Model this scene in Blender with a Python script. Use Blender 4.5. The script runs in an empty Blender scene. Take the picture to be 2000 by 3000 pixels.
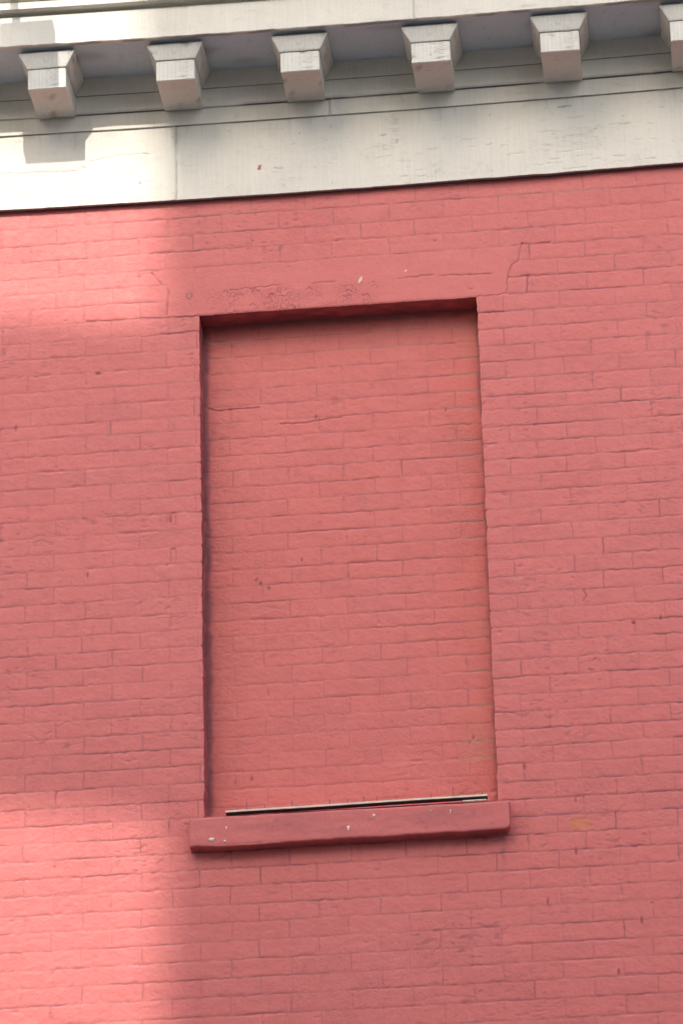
import bpy, bmesh, math, random
import numpy as np
from mathutils import Vector, Matrix
R = math.radians
SC = bpy.context.scene
COL = SC.collection
Z0 = 6.264                      # height of the bricked-up opening's foot above the street

# ------------------------------------------------------------------ camera
F_PX, PITCH, YAW, ROLL = 11359.72, 0.418342, -0.092226, -0.025930
CX, CY, CZ = 1.72852, -13.04647, -4.66425
cd = bpy.data.cameras.new("Camera"); cam = bpy.data.objects.new("Camera", cd); COL.objects.link(cam)
cp, sp_, cy_, sy_ = math.cos(PITCH), math.sin(PITCH), math.cos(YAW), math.sin(YAW)
fw = Vector((sy_*cp, cy_*cp, sp_)); rt = Vector((cy_, -sy_, 0)); up = rt.cross(fw)
cr, sr = math.cos(ROLL), math.sin(ROLL)
rx = cr*rt + sr*up; ux = -sr*rt + cr*up
cam.matrix_world = Matrix(((rx.x, ux.x, -fw.x, CX), (rx.y, ux.y, -fw.y, CY), (rx.z, ux.z, -fw.z, CZ+Z0), (0, 0, 0, 1)))
cd.sensor_fit = 'VERTICAL'; cd.sensor_height = 36.0; cd.lens = F_PX/3000*36
cd.clip_start = 0.1; cd.clip_end = 2000
SC.camera = cam

# ------------------------------------------------------------------ light
SUN_D = Vector((0.15, 1.0, -0.787)).normalized()       # the way sunlight travels
SUN_EL = math.asin(-SUN_D.z)
w = bpy.data.worlds.new("World"); SC.world = w; w.use_nodes = True
nt = w.node_tree; nt.nodes.clear()
sky = nt.nodes.new('ShaderNodeTexSky'); sky.sky_type = 'NISHITA'; sky.sun_disc = False
sky.sun_elevation = SUN_EL; sky.sun_rotation = math.atan2(-SUN_D.x, -SUN_D.y); sky.altitude = 20
sky.air_density = 1.0; sky.dust_density = 3.2; sky.ozone_density = 0.3
bg = nt.nodes.new('ShaderNodeBackground'); bg.inputs['Strength'].default_value = 0.15
wo = nt.nodes.new('ShaderNodeOutputWorld')
nt.links.new(sky.outputs[0], bg.inputs[0]); nt.links.new(bg.outputs[0], wo.inputs[0])
sl = bpy.data.lights.new("Sun", 'SUN'); sl.energy = 1.2; sl.angle = R(0.5); sl.color = (1.0, 0.93, 0.86)
so = bpy.data.objects.new("Sun", sl); COL.objects.link(so)
so.rotation_euler = SUN_D.to_track_quat('-Z', 'Y').to_euler(); so.location = (0, -20, 40)
SC.view_settings.view_transform = 'Standard'; SC.view_settings.look = 'None'
SC.view_settings.gamma = 1.0
SC.view_settings.exposure = 1.46

# ------------------------------------------------------------------ noise helpers
rng = np.random.default_rng(7)
def vnoise(x, y, seed):
    """smooth value noise in -1..1"""
    g = np.random.default_rng(seed).uniform(-1, 1, (256, 256))
    xi = np.floor(x).astype(int); yi = np.floor(y).astype(int)
    fx = x-xi; fy = y-yi
    fx = fx*fx*(3-2*fx); fy = fy*fy*(3-2*fy)
    a = g[xi & 255, yi & 255]; b = g[(xi+1) & 255, yi & 255]
    c = g[xi & 255, (yi+1) & 255]; d = g[(xi+1) & 255, (yi+1) & 255]
    return (a*(1-fx)+b*fx)*(1-fy)+(c*(1-fx)+d*fx)*fy
def fbm(x, y, seed, octv=3):
    s = 0; a = 1; t = 0
    for i in range(octv):
        s = s+a*vnoise(x*2**i+17.3*i, y*2**i+5.1*i, seed+i); t += a; a *= 0.55
    return s/t
def sstep(a, b, v):
    t = np.clip((v-a)/(b-a), 0, 1); return t*t*(3-2*t)
def polydist(X, Z, pts):
    d = np.full(X.shape, 9.0)
    for (ax, az), (bx, bz) in zip(pts[:-1], pts[1:]):
        L2 = (bx-ax)**2+(bz-az)**2
        t = np.clip(((X-ax)*(bx-ax)+(Z-az)*(bz-az))/L2, 0, 1)
        d = np.minimum(d, np.hypot(X-ax-t*(bx-ax), Z-az-t*(bz-az)))
    return d

# ------------------------------------------------------------------ materials
def new_mat(name):
    m = bpy.data.materials.new(name); m.use_nodes = True
    n = m.node_tree; n.nodes.clear()
    out = n.nodes.new('ShaderNodeOutputMaterial'); b = n.nodes.new('ShaderNodeBsdfPrincipled')
    n.links.new(b.outputs[0], out.inputs[0]); return m, n, b
def node(n, t, **kw):
    o = n.nodes.new(t)
    for k, v in kw.items(): setattr(o, k, v)
    return o
def noise_tex(n, vec, scale, detail=3, rough=0.55):
    t = node(n, 'ShaderNodeTexNoise'); t.inputs['Scale'].default_value = scale
    t.inputs['Detail'].default_value = detail; t.inputs['Roughness'].default_value = rough
    n.links.new(vec, t.inputs['Vector']); return t.outputs['Fac']
def ramp(n, fac, p0, p1, c0=(0, 0, 0, 1), c1=(1, 1, 1, 1)):
    r = node(n, 'ShaderNodeValToRGB'); e = r.color_ramp.elements
    e[0].position = p0; e[1].position = p1; e[0].color = c0; e[1].color = c1
    n.links.new(fac, r.inputs[0]); return r.outputs[0]
def mix(n, fac, a, b, mode='MIX'):
    m = node(n, 'ShaderNodeMix', data_type='RGBA', blend_type=mode)
    for sock, v in ((m.inputs[0], fac), (m.inputs[6], a), (m.inputs[7], b)):
        if hasattr(v, 'is_linked') or hasattr(v, 'links'): n.links.new(v, sock)
        else: sock.default_value = v
    return m.outputs[2]
def mth(n, op, a, b=0.0):
    m = node(n, 'ShaderNodeMath', operation=op)
    for sock, v in ((m.inputs[0], a), (m.inputs[1], b)):
        if hasattr(v, 'links'): n.links.new(v, sock)
        else: sock.default_value = v
    return m.outputs[0]
def attr(n, name):
    a = node(n, 'ShaderNodeAttribute'); a.attribute_name = name; return a.outputs['Fac']
def coords(n, scale=(1, 1, 1)):
    tc = node(n, 'ShaderNodeTexCoord'); mp = node(n, 'ShaderNodeMapping')
    mp.inputs['Scale'].default_value = scale
    n.links.new(tc.outputs['Object'], mp.inputs['Vector']); return mp.outputs[0]
def c4(c, k=1.0): return (c[0]*k, c[1]*k, c[2]*k, 1)

PINK = (0.695, 0.175, 0.150)
def painted_brick(name, base=PINK):
    m, n, b = new_mat(name)
    v = coords(n)
    col = mix(n, ramp(n, noise_tex(n, v, 2.2, 4), 0.3, 0.7), c4((base[0]*.97, base[1]*.90, base[2]*.90)), c4((base[0]*1.03, base[1]*1.12, base[2]*1.14)))
    col = mix(n, ramp(n, noise_tex(n, v, 14, 4), 0.35, 0.7), col, c4((base[0]*0.94, base[1]*0.90, base[2]*0.92)))
    col = mix(n, mth(n, 'MULTIPLY', ramp(n, noise_tex(n, v, 75, 4, 0.7), 0.35, 0.7), 0.5), col, c4((base[0]*0.90, base[1]*0.84, base[2]*0.86)))
    col = mix(n, mth(n, 'MULTIPLY', ramp(n, noise_tex(n, v, 300, 2, 0.8), 0.35, 0.65), 0.42), col, c4((base[0]*0.80, base[1]*0.74, base[2]*0.76)))
    col = mix(n, attr(n, 'ochre'), col, c4((0.64, 0.185, 0.085)))
    col = mix(n, attr(n, 'mortar'), col, c4((0.43, 0.235, 0.165)))
    col = mix(n, attr(n, 'grime'), col, c4((0.20, 0.055, 0.065)))
    col = mix(n, attr(n, 'chip'), col, c4((0.70, 0.62, 0.50)))
    rg = ramp(n, noise_tex(n, v, 40, 3), 0.3, 0.7, (0.50, 0.50, 0.50, 1), (0.66, 0.66, 0.66, 1))
    n.links.new(rg, b.inputs['Roughness']); b.inputs['Specular IOR Level'].default_value = 0.5
    # fine lumps of old thick paint + alligator cracks where 'flake' is set
    h = mth(n, 'ADD', mth(n, 'MULTIPLY', noise_tex(n, v, 90, 4, 0.6), 1.0), mth(n, 'MULTIPLY', noise_tex(n, v, 260, 2, 0.6), 0.35))
    vd = node(n, 'ShaderNodeTexVoronoi', feature='DISTANCE_TO_EDGE'); vd.inputs['Scale'].default_value = 64
    wv = node(n, 'ShaderNodeMix', data_type='VECTOR'); wv.inputs[0].default_value = 0.035
    nz = node(n, 'ShaderNodeTexNoise'); nz.inputs['Scale'].default_value = 30; n.links.new(v, nz.inputs['Vector'])
    n.links.new(v, wv.inputs[4]); n.links.new(nz.outputs['Color'], wv.inputs[5]); n.links.new(wv.outputs[1], vd.inputs['Vector'])
    cr_ = ramp(n, vd.outputs['Distance'], 0.0, 0.085, (1, 1, 1, 1), (0, 0, 0, 1))
    pat = mth(n, 'MULTIPLY', cr_, ramp(n, noise_tex(n, v, 11, 2), 0.38, 0.52))
    pf = mth(n, 'MULTIPLY', pat, attr(n, 'flake')); h = mth(n, 'SUBTRACT', h, mth(n, 'MULTIPLY', pf, 2.2))
    n.links.new(mix(n, mth(n, 'MULTIPLY', pf, 0.6), col, c4((0.24, 0.06, 0.07))), b.inputs['Base Color'])
    bp = node(n, 'ShaderNodeBump'); bp.inputs['Strength'].default_value = 0.5; bp.inputs['Distance'].default_value = 0.0018
    n.links.new(h, bp.inputs['Height']); n.links.new(bp.outputs[0], b.inputs['Normal'])
    return m
def cream_paint(name, base=(0.79, 0.75, 0.64), dirt=0.5, crack=1.0, lump=0.7, cs=2.4):
    m, n, b = new_mat(name)
    v = coords(n); vs = coords(n, (120, 120, 4)); vh = coords(n, (2.2, 2.2, 16))
    col = mix(n, ramp(n, noise_tex(n, v, 3.0, 4), 0.3, 0.7), c4(base, 0.96), c4(base, 1.04))
    col = mix(n, mth(n, 'MULTIPLY', ramp(n, noise_tex(n, vs, 1.0, 3), 0.35, 0.75), 0.30*dirt+0.08), col, c4((base[0]*0.72, base[1]*0.70, base[2]*0.64)))
    col = mix(n, mth(n, 'MULTIPLY', ramp(n, noise_tex(n, v, 28, 5, 0.65), 0.58, 0.72), 0.35*dirt), col, c4((0.36, 0.31, 0.25)))
    # hairline weather cracks running along the boards
    a = noise_tex(n, vh, cs, 4, 0.6)
    line = ramp(n, mth(n, 'ABSOLUTE', mth(n, 'SUBTRACT', a, 0.5)), 0.0, 0.007, (1, 1, 1, 1), (0, 0, 0, 1))
    line = mth(n, 'MULTIPLY', line, ramp(n, noise_tex(n, v, 7, 3), 0.52, 0.66))
    line = mth(n, 'MULTIPLY', line, crack)
    col = mix(n, mth(n, 'MULTIPLY', line, 0.55), col, c4((0.33, 0.25, 0.20)))
    col = mix(n, mth(n, 'MULTIPLY', ramp(n, noise_tex(n, v, 400, 2, 0.7), 0.3, 0.7), 0.12), col, c4(base, 0.7))
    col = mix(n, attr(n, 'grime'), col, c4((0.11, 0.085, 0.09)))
    col = mix(n, attr(n, 'chip'), col, c4((0.42, 0.12, 0.07)))
    n.links.new(col, b.inputs['Base Color'])
    b.inputs['Roughness'].default_value = 0.55; b.inputs['Specular IOR Level'].default_value = 0.4
    h = mth(n, 'ADD', noise_tex(n, v, 70, 4, 0.6), mth(n, 'MULTIPLY', noise_tex(n, vs, 1.0, 3), 0.5))
    h = mth(n, 'SUBTRACT', h, mth(n, 'MULTIPLY', line, 1.0))
    bp = node(n, 'ShaderNodeBump'); bp.inputs['Strength'].default_value = lump; bp.inputs['Distance'].default_value = 0.0018
    n.links.new(h, bp.inputs['Height']); n.links.new(bp.outputs[0], b.inputs['Normal'])
    return m
def simple(name, c, rough=0.7, nscale=20, var=0.15, metal=0.0):
    m, n, b = new_mat(name); v = coords(n)
    col = mix(n, ramp(n, noise_tex(n, v, nscale, 4), 0.3, 0.7), c4(c, 1-var), c4(c, 1+var))
    n.links.new(col, b.inputs['Base Color']); b.inputs['Roughness'].default_value = rough
    b.inputs['Metallic'].default_value = metal
    bp = node(n, 'ShaderNodeBump'); bp.inputs['Strength'].default_value = 0.4; bp.inputs['Distance'].default_value = 0.003
    n.links.new(noise_tex(n, v, nscale*4, 3), bp.inputs['Height']); n.links.new(bp.outputs[0], b.inputs['Normal'])
    return m
def brick_tex(name, c1, c2, mortar):
    m, n, b = new_mat(name); tc = node(n, 'ShaderNodeTexCoord')
    sx = node(n, 'ShaderNodeSeparateXYZ'); n.links.new(tc.outputs['Object'], sx.inputs[0])
    cx = node(n, 'ShaderNodeCombineXYZ')
    n.links.new(mth(n, 'ADD', sx.outputs[0], sx.outputs[1]), cx.inputs[0]); n.links.new(sx.outputs[2], cx.inputs[1])
    t = node(n, 'ShaderNodeTexBrick'); t.inputs['Scale'].default_value = 1.0
    t.inputs['Brick Width'].default_value = 0.212; t.inputs['Row Height'].default_value = 0.067; t.inputs['Mortar Size'].default_value = 0.006
    t.inputs['Color1'].default_value = c4(c1); t.inputs['Color2'].default_value = c4(c2); t.inputs['Mortar'].default_value = c4(mortar)
    n.links.new(cx.outputs[0], t.inputs['Vector']); n.links.new(t.outputs[0], b.inputs['Base Color'])
    b.inputs['Roughness'].default_value = 0.85; return m

M_WALL = painted_brick('painted_brick')
M_CREAM = cream_paint('cream_paint')
M_SOFFIT = cream_paint('soffit_paint', (0.68, 0.78, 0.83), 0.9, 0.3)
M_BRACK = cream_paint('bracket_paint', (0.74, 0.72, 0.64), 1.5, 1.6, 0.95, 7.0)

# ------------------------------------------------------------------ object helpers
def link(name, me, m, parent=None, smooth=False):
    me.name = name
    o = bpy.data.objects.new(name, me); COL.objects.link(o)
    if m: me.materials.append(m)
    if smooth: me.polygons.foreach_set('use_smooth', [True]*len(me.polygons))
    if parent: o.parent = parent
    return o
def thing(name, label, cat, loc=(0, 0, 0), rz=0.0, group=None):
    o = bpy.data.objects.new(name, None); COL.objects.link(o); o.location = loc; o.rotation_euler = (0, 0, rz)
    o.empty_display_size = 0.3
    o['label'] = label; o['category'] = cat
    if group: o['group'] = group
    return o
def grid_mesh(P, attrs=None, hole=None, flip=False):
    """P: (nu, nv, 3) array of points -> mesh of quads; hole: bool (nu-1, nv-1) faces left out"""
    nu, nv = P.shape[:2]
    idx = np.arange(nu*nv).reshape(nu, nv)
    q = np.stack([idx[:-1, :-1], idx[1:, :-1], idx[1:, 1:], idx[:-1, 1:]], -1)
    q = q[~hole] if hole is not None else q.reshape(-1, 4)
    if flip: q = q[:, ::-1]
    q = np.ascontiguousarray(q)
    me = bpy.data.meshes.new('grid')
    me.vertices.add(nu*nv); me.vertices.foreach_set('co', P.reshape(-1).astype(np.float32))
    me.loops.add(q.size); me.loops.foreach_set('vertex_index', q.reshape(-1).astype(np.int32))
    me.polygons.add(len(q)); me.polygons.foreach_set('loop_start', np.arange(0, q.size, 4, dtype=np.int32))
    me.polygons.foreach_set('use_smooth', np.ones(len(q), dtype=bool))
    for k, a in (attrs or {}).items():
        at = me.attributes.new(k, 'FLOAT', 'POINT'); at.data.foreach_set('value', np.clip(a, 0, 1).reshape(-1).astype(np.float32))
    me.update(calc_edges=True)
    return me
def bm_mesh(bm):
    bmesh.ops.recalc_face_normals(bm, faces=bm.faces)
    me = bpy.data.meshes.new('m'); bm.to_mesh(me); bm.free(); return me
def add_box(bm, x0, x1, y0, y1, z0, z1, bev=0.0):
    r = bmesh.ops.create_cube(bm, size=1.0)
    for v in r['verts']:
        v.co = Vector((x0+(v.co.x+.5)*(x1-x0), y0+(v.co.y+.5)*(y1-y0), z0+(v.co.z+.5)*(z1-z0)))
    if bev:
        es = {e for v in r['verts'] for e in v.link_edges}
        bmesh.ops.bevel(bm, geom=list(es), offset=bev, segments=2, affect='EDGES')
def add_tube(bm, a, b, r0, r1=None, seg=8):
    a = Vector(a); b = Vector(b); r1 = r0 if r1 is None else r1
    d = b-a; q = d.to_track_quat('Z', 'Y')
    vs = []
    for c, rr in ((a, r0), (b, r1)):
        vs.append([bm.verts.new(c+q @ Vector((rr*math.cos(2*math.pi*i/seg), rr*math.sin(2*math.pi*i/seg), 0))) for i in range(seg)])
    for i in range(seg):
        bm.faces.new((vs[0][i], vs[0][(i+1) % seg], vs[1][(i+1) % seg], vs[1][i]))
    bm.faces.new(vs[0][::-1]); bm.faces.new(vs[1])

# ------------------------------------------------------------------ the painted brick wall
WX0, WX1 = -4.2, 6.2
building = thing('brick_building', 'salmon pink painted brick building with cream bracketed cornice and one bricked-up window', 'building', (0, 0, 0))

KZ = [(-7, 2.510), (-6, 2.4379), (-5, 2.3629), (-4, 2.2933), (-3, 2.2201), (-2, 2.1544), (-1, 2.0855), (0, 2.0146), (1, 1.943), (2, 1.8739),
      (3, 1.8031), (4, 1.736), (5, 1.665), (6, 1.5928), (7, 1.5361), (8, 1.4672), (9, 1.400), (10, 1.3325), (11, 1.2657), (12, 1.2009),
      (13, 1.1309), (14, 1.0626), (15, 0.9943), (16, 0.9291), (17, 0.8617), (18, 0.7933), (19, 0.729), (20, 0.6617), (21, 0.5996),
      (22, 0.5333), (23, 0.466), (24, 0.399), (25, 0.332), (26, 0.265), (27, 0.198), (28, 0.131), (29, 0.064), (30, -0.0022),
      (31, -0.0691), (32, -0.1347), (33, -0.2005), (34, -0.2666), (35, -0.337), (36, -0.4015), (37, -0.4713), (38, -0.5397),
      (39, -0.6073), (40, -0.6735), (41, -0.7422), (42, -0.8134)]
KZ += [(k, -0.8134-0.0672*(k-42)) for k in range(43, 126)]
KZ = [(-9, 2.655), (-8, 2.583)] + KZ
IKZ = [(k, 2.082-0.0685*k) for k in range(0, 9)] + [(9, 1.465), (10, 1.403), (11, 1.334), (12, 1.271), (13, 1.203), (14, 1.135), (15, 1.067),
      (16, 0.996), (17, 0.931), (18, 0.861), (19, 0.794), (20, 0.733), (21, 0.667), (22, 0.604)] + [(22+i, 0.604-0.0672*i) for i in range(1, 12)]

def brickwork(X, Z, table, headA, headB, pitch, seed, even_is_A=True):
    """returns relief (m, outward) and grime 0..1 of old brickwork under many coats of paint"""
    kk = np.array([t[0] for t in table], float); zz = np.array([t[1] for t in table])
    Zw = Z + 0.0022*fbm(X*9, Z*7, seed+1, 3) + 0.0024*vnoise(X*42, Z*45, seed+2)
    u = np.interp(-Zw, -zz, kk)
    kb = np.round(u).astype(int)                       # nearest bed joint
    zb = np.interp(kb, kk, zz)
    kr = np.floor(u).astype(int)                       # brick row
    par = (kr & 1) == (0 if even_is_A else 1)
    off = np.where(par, headA, headB)
    Xw = X + 0.003*vnoise(X*8, kr*3.7+0.5, seed+3) + 0.0022*vnoise(X*30, Z*40, seed+4)
    t = (Xw-off)/pitch
    n = np.round(t).astype(int)
    tab = np.random.default_rng(seed+5)
    jit = tab.uniform(-1, 1, (256, 256)); st = tab.uniform(0, 1, (256, 256)); bo = tab.uniform(-1, 1, (256, 256)); dk = tab.uniform(0, 1, (256, 256))
    jj = jit[n & 255, kr & 255]*0.007
    dh = np.abs(Xw-off-n*pitch-jj)
    db = np.abs(Zw-zb)
    # how open each stretch of joint is under the paint
    age = sstep(-0.5, 0.5, fbm(X*1.3, Z*1.6, seed+6, 3))*0.40+0.60+0.15*sstep(0.9, -0.7, Z)
    mb = (0.36+0.60*sstep(-0.45, 0.80, vnoise(X*7.5+kb*3.11, kb*7.7, seed+7)+0.8*vnoise(X*38+kb*1.3, kb*5.3, seed+8)))*age
    deep = sstep(0.55, 0.85, vnoise(X*9.5+kb*9.1, kb*2.9, seed+9))*age
    sh = st[n & 255, kr & 255]
    mh = (0.46+0.54*sh**1.5)*(0.50+0.50*sstep(-0.6, 0.3, vnoise(Z*38, n*3.3+kr*1.7, seed+10)))*age
    wb = 0.0022+0.0010*(vnoise(X*13, kb*4.1, seed+11)+1)
    crease = (0.3+0.7*mb)*np.exp(-(db/(wb*2.2))**2)*0.00018 + mb*np.exp(-(db/wb)**2)*0.0008 + deep*np.exp(-(db/0.0024)**2)*0.0016
    creaseh = mh*(np.exp(-(dh/0.0058)**2)*0.00015+np.exp(-(dh/0.0028)**2)*0.0009)
    # brick faces: pillowed, each a little in or out; lower arris catching
    edge = np.minimum(db, dh)
    pil = 0.0003*sstep(0, 0.012, edge)
    nb = np.floor(t-0.5*0).astype(int)
    rel = pil + 0.0004*bo[np.floor((Xw-off)/pitch).astype(int) & 255, kr & 255] - np.maximum(crease, creaseh)
    rel = rel + 0.0022*fbm(X*2.5, Z*3.5, seed+12, 2) + 0.0009*fbm(X*24, Z*38, seed+13, 4) + 0.00035*vnoise(X*110, Z*120, seed+14)
    spall = sstep(0.62, 0.9, vnoise(X*17, Z*24, seed+15))
    rel = rel - 0.0014*spall*sstep(0.010, 0.002, edge)
    g = np.maximum(mb*(0.50+0.36*age)*np.exp(-(db/0.0026)**2) + deep*np.exp(-(db/0.0027)**2)*0.26, mh*np.exp(-(dh/0.0026)**2)*(0.54+0.34*(dk[n & 255, kr & 255] > 0.75)))
    g = g+0.10*sstep(0.3, 0.9, vnoise(X*12, Z*60, seed+16))*np.exp(-(db/0.010)**2)
    g = g+0.045*(bo[np.floor((Xw-off)/pitch).astype(int)+31 & 255, kr+17 & 255]+0.4) + 0.10*sstep(0.1, 0.9, fbm(X*3.1, Z*8.0, seed+17, 4)) + 0.08*sstep(0.2, 0.8, vnoise(X*40, Z*42, seed+18))
    fr_ = sstep(0.50, 0.78, vnoise(X*32, Z*125+2.0*vnoise(X*20, Z*20, seed+19), seed+20))*sstep(-0.1, 0.6, fbm(X*4, Z*6, seed+21, 2)); g = g+0.30*fr_; rel = rel-0.0007*fr_
    return rel, g, edge

def axis(lo, f0, f1, hi, fine, coarse, extra=()):
    a = list(np.arange(f0, f1, fine))
    out = []
    v = f0; s = fine
    while v > lo:
        s = min(coarse, s*1.15); v -= s; out.append(max(v, lo))
    out = out[::-1]
    b = []; v = a[-1]; s = fine
    while v < hi:
        s = min(coarse, s*1.15); v += s; b.append(min(v, hi))
    g = np.array(out+a+b)
    for e in extra:
        g[np.argmin(np.abs(g-e))] = e
    return np.unique(g)

OW, OT, OB = 1.055, 2.0135, -0.0005           # opening width, top and foot
FINE = 0.0030
xs = axis(WX0, -0.95, 2.10, WX1, FINE, 0.022, (0.0, OW))
zs = axis(-Z0, -1.02, 2.54, 2.80, FINE, 0.022, (OB, OT))
ix0, ix1 = int(np.argmin(abs(xs))), int(np.argmin(abs(xs-OW))); iz0, iz1 = int(np.argmin(abs(zs-OB))), int(np.argmin(abs(zs-OT)))
X, Z = np.meshgrid(xs, zs, indexing='ij')
rel, grime, edge = brickwork(X, Z, KZ, 1.153, 1.2595, 0.2125, 100)
# stone lintel: no joints on its face
lint = sstep(-0.123, -0.117, X+0.004*vnoise(Z*30, Z*0, 3))*sstep(1.178, 1.172, X+0.004*vnoise(Z*30, Z*0, 4))*sstep(OT-0.004, OT+0.002, Z)*sstep(2.20, 2.165, Z+0.012*vnoise(X*9, X*0, 5))
soft = sstep(-0.16, -0.10, X)*sstep(1.26, 1.16, X)*sstep(OT, OT+0.01, Z)*sstep(2.30, 2.16, Z)   # skimmed area above it
rl = 0.0016*fbm(X*3, Z*5, 51, 3)+0.0006*fbm(X*30, Z*40, 52, 3)
rel = rel*(1-lint)+rl*lint
fadeup = 1-0.75*soft*(1-lint)
grime = grime*(1-lint)*fadeup
rel = np.where(lint > 0.5, rel, rel*(1-0.5*soft)+rl*0.5*soft)
def crack(pts, wdt, depth, dark, seed, brk=0.3):
    global rel, grime
    Xq = X+0.0035*vnoise(X*60, Z*60, seed)+0.0015*vnoise(X*160, Z*160, seed+1); Zq = Z+0.0035*vnoise(X*60, Z*60, seed+2)+0.0015*vnoise(X*160, Z*160, seed+3)
    m = (X > min(p[0] for p in pts)-.05) & (X < max(p[0] for p in pts)+.05) & (Z > min(p[1] for p in pts)-.05) & (Z < max(p[1] for p in pts)+.05)
    d = np.full(X.shape, 9.0); d[m] = polydist(Xq[m], Zq[m], pts)
    k = sstep(-brk-0.3, 0.2-brk, vnoise(X*22, Z*22, seed+4))
    rel -= depth*k*np.exp(-(d/wdt)**2); grime = np.maximum(grime, dark*k*np.exp(-(d/wdt)**2))
crack([(1.276, 2.303), (1.233, 2.226)], .0020, .0015, .25, 300)
crack([(1.233, 2.226), (1.219, 2.158), (1.191, 2.136), (1.176, 2.101), (1.171, 2.027)], .0023, .0026, .6, 301, 0.5)
crack([(1.233, 2.226), (1.275, 2.225), (1.34, 2.224)], .0026, .003, .75, 302, 0.5)
crack([(0.76, 2.114), (0.882, 2.119), (0.916, 2.114), (1.066, 2.107), (1.147, 2.109)], .0024, .0025, .6, 303, 0.4)
crack([(-0.18, 2.208), (-0.143, 2.157), (-0.118, 2.130), (-0.126, 2.03)], .0032, .003, .6, 304, 0.4)
crack([(-0.43, 2.020), (-0.214, 2.018), (-0.10, 2.0135), (0.0, 2.0135)], .0024, .0025, .6, 305, 0.5)
crack([(OW, OT), (1.12, 2.016), (1.2, 2.018)], .0024, .0025, .6, 306, 0.5)
crack([(1.253, 2.09), (1.247, 2.018)], .0028, .003, .75, 307, 0.6)
crack([(1.155, 1.943), (1.065, 1.943)], .0026, .003, .7, 308, 0.7)
crack([(-0.15, 1.945), (-0.005, 1.947)], .0026, .003, .7, 309, 0.7)
crack([(0.12, 2.11), (0.3, 2.122), (0.52, 2.116)], .0026, .0022, .4, 310, 0.2)
crack([(1.70, 1.33), (1.655, 1.335)], .0024, .002, .4, 311, 0.4)
crack([(1.40, 0.790), (1.405, 0.765), (1.395, 0.745)], .003, .003, .55, 312, 0.4)
crack([(1.42, 0.585), (1.43, 0.545), (1.445, 0.53), (1.42, 0.51)], .003, .002, .4, 313, 0.3)
rc = np.random.default_rng(9)
for i in range(16):
    cx, cz = rc.uniform(0.0, .72), rc.uniform(OT+.012, 2.115)
    a0 = rc.uniform(-.4, .9); L = rc.uniform(.006, .018); pts = [(cx, cz), (cx+L*math.cos(a0), cz+L*math.sin(a0)), (cx+L*1.6*math.cos(a0-.7), cz+L*1.3*math.sin(a0-.7))]
    m = (abs(X-cx) < .05) & (abs(Z-cz) < .05); d = polydist(X[m]+.002*vnoise(X[m]*120, Z[m]*120, i), Z[m], pts); k_ = rc.uniform(.3, .8)
    rel[m] -= .0025*k_*np.exp(-(d/.0024)**2); grime[m] = np.maximum(grime[m], k_*np.exp(-(d/.0022)**2))
rs = np.random.default_rng(5)
for i in range(70):                                    # small nicks and blisters
    cx, cz = rs.uniform(-.8, 1.9), rs.uniform(-.85, 2.48)
    if 0 < cx < OW and 0 < cz < OT: continue
    rr = rs.uniform(.003, .008); m = (abs(X-cx) < .04) & (abs(Z-cz) < .04)
    d = np.hypot((X[m]-cx)/rs.uniform(.8, 2.4), Z[m]-cz); rel[m] -= .0022*np.exp(-(d/rr)**2); grime[m] = np.maximum(grime[m], rs.uniform(.1, .4)*np.exp(-(d/(rr*.7))**2))
for cx, cz, rr, sx in ((1.5723, .6466, .006, 1), (1.1544, .1155, .0055, .7), (-.4263, .9685, .006, .6), (-.1151, 1.172, .006, .6), (-.387, 1.795, .006, 1.8),
                       (1.322, -.21, .0055, .6), (1.214, -.392, .006, .6), (1.54, -.478, .006, .5), (-.70, 1.588, .006, .5), (1.67, .66, .005, .6), (1.33, -.018, .005, .6), (1.45, -.66, .005, .6)):
    m = (abs(X-cx) < .04) & (abs(Z-cz) < .05)
    d = np.hypot((X[m]-cx)/sx, (Z[m]-cz)/(1 if sx >= 1 else 2.2)); rel[m] -= .006*np.exp(-(d/rr)**2); grime[m] = np.maximum(grime[m], rs.uniform(.6, 1.1)*np.exp(-(d/rr)**2))
# vertical slots in the left wall where a bracket was once fixed
for cz in (1.18, 1.035):
    m = (abs(X+.105) < .04) & (abs(Z-cz) < .05)
    d = np.maximum(abs(X[m]+.105)/.009, abs(Z[m]-cz)/.022); grime[m] = np.maximum(grime[m], .4*np.exp(-(abs(d-1)/.25)**2)); rel[m] -= .002*(d < 1)
# weathered ochre patch where the paint is gone, chipped pale flecks
d = np.hypot((X-1.335)/1.75, Z+.107)/.0245+0.45*vnoise(X*40, Z*60, 61)+.25*vnoise(X*110, Z*120, 66)
for sx0, ww, ll in ((-.03, .018, .35), (1.07, .02, .42), (.30, .012, .16), (.78, .015, .22), (.55, .01, .12)):
    m = (abs(X-sx0) < .1) & (Z < -.12) & (Z > -.14-ll*1.3)
    grime[m] = grime[m]+.16*np.exp(-((X[m]-sx0-.01*vnoise(Z[m]*6, Z[m]*0, 67))/ww)**2)*sstep(-.14-ll, -.14, Z[m])*(.6+.4*vnoise(X[m]*90, Z[m]*12, 68))
mort_dot = sstep(1.2, .7, np.hypot(X+.0387, (Z-2.1045)*.9)/.0075)
ochre = sstep(1.08, .92, d)
rel -= .0012*ochre
chip = np.zeros_like(X)
for cx, cz, rr, ar in ((.6164, 2.1189, .006, 2.2), (.79, 2.145, .0035, 1.3)):
    xx = X-cx-(Z-cz)*.45
    chip = np.maximum(chip, sstep(1.2, .8, np.hypot(xx, (Z-cz)/ar)/rr+.25*vnoise(X*200, Z*200, 62)))
chip *= .9
ring = np.exp(-((np.hypot(X+.0387, (Z-2.1024)*.9)-.011)/.004)**2)*(Z < 2.112); grime = np.maximum(grime, .5*ring)
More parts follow.
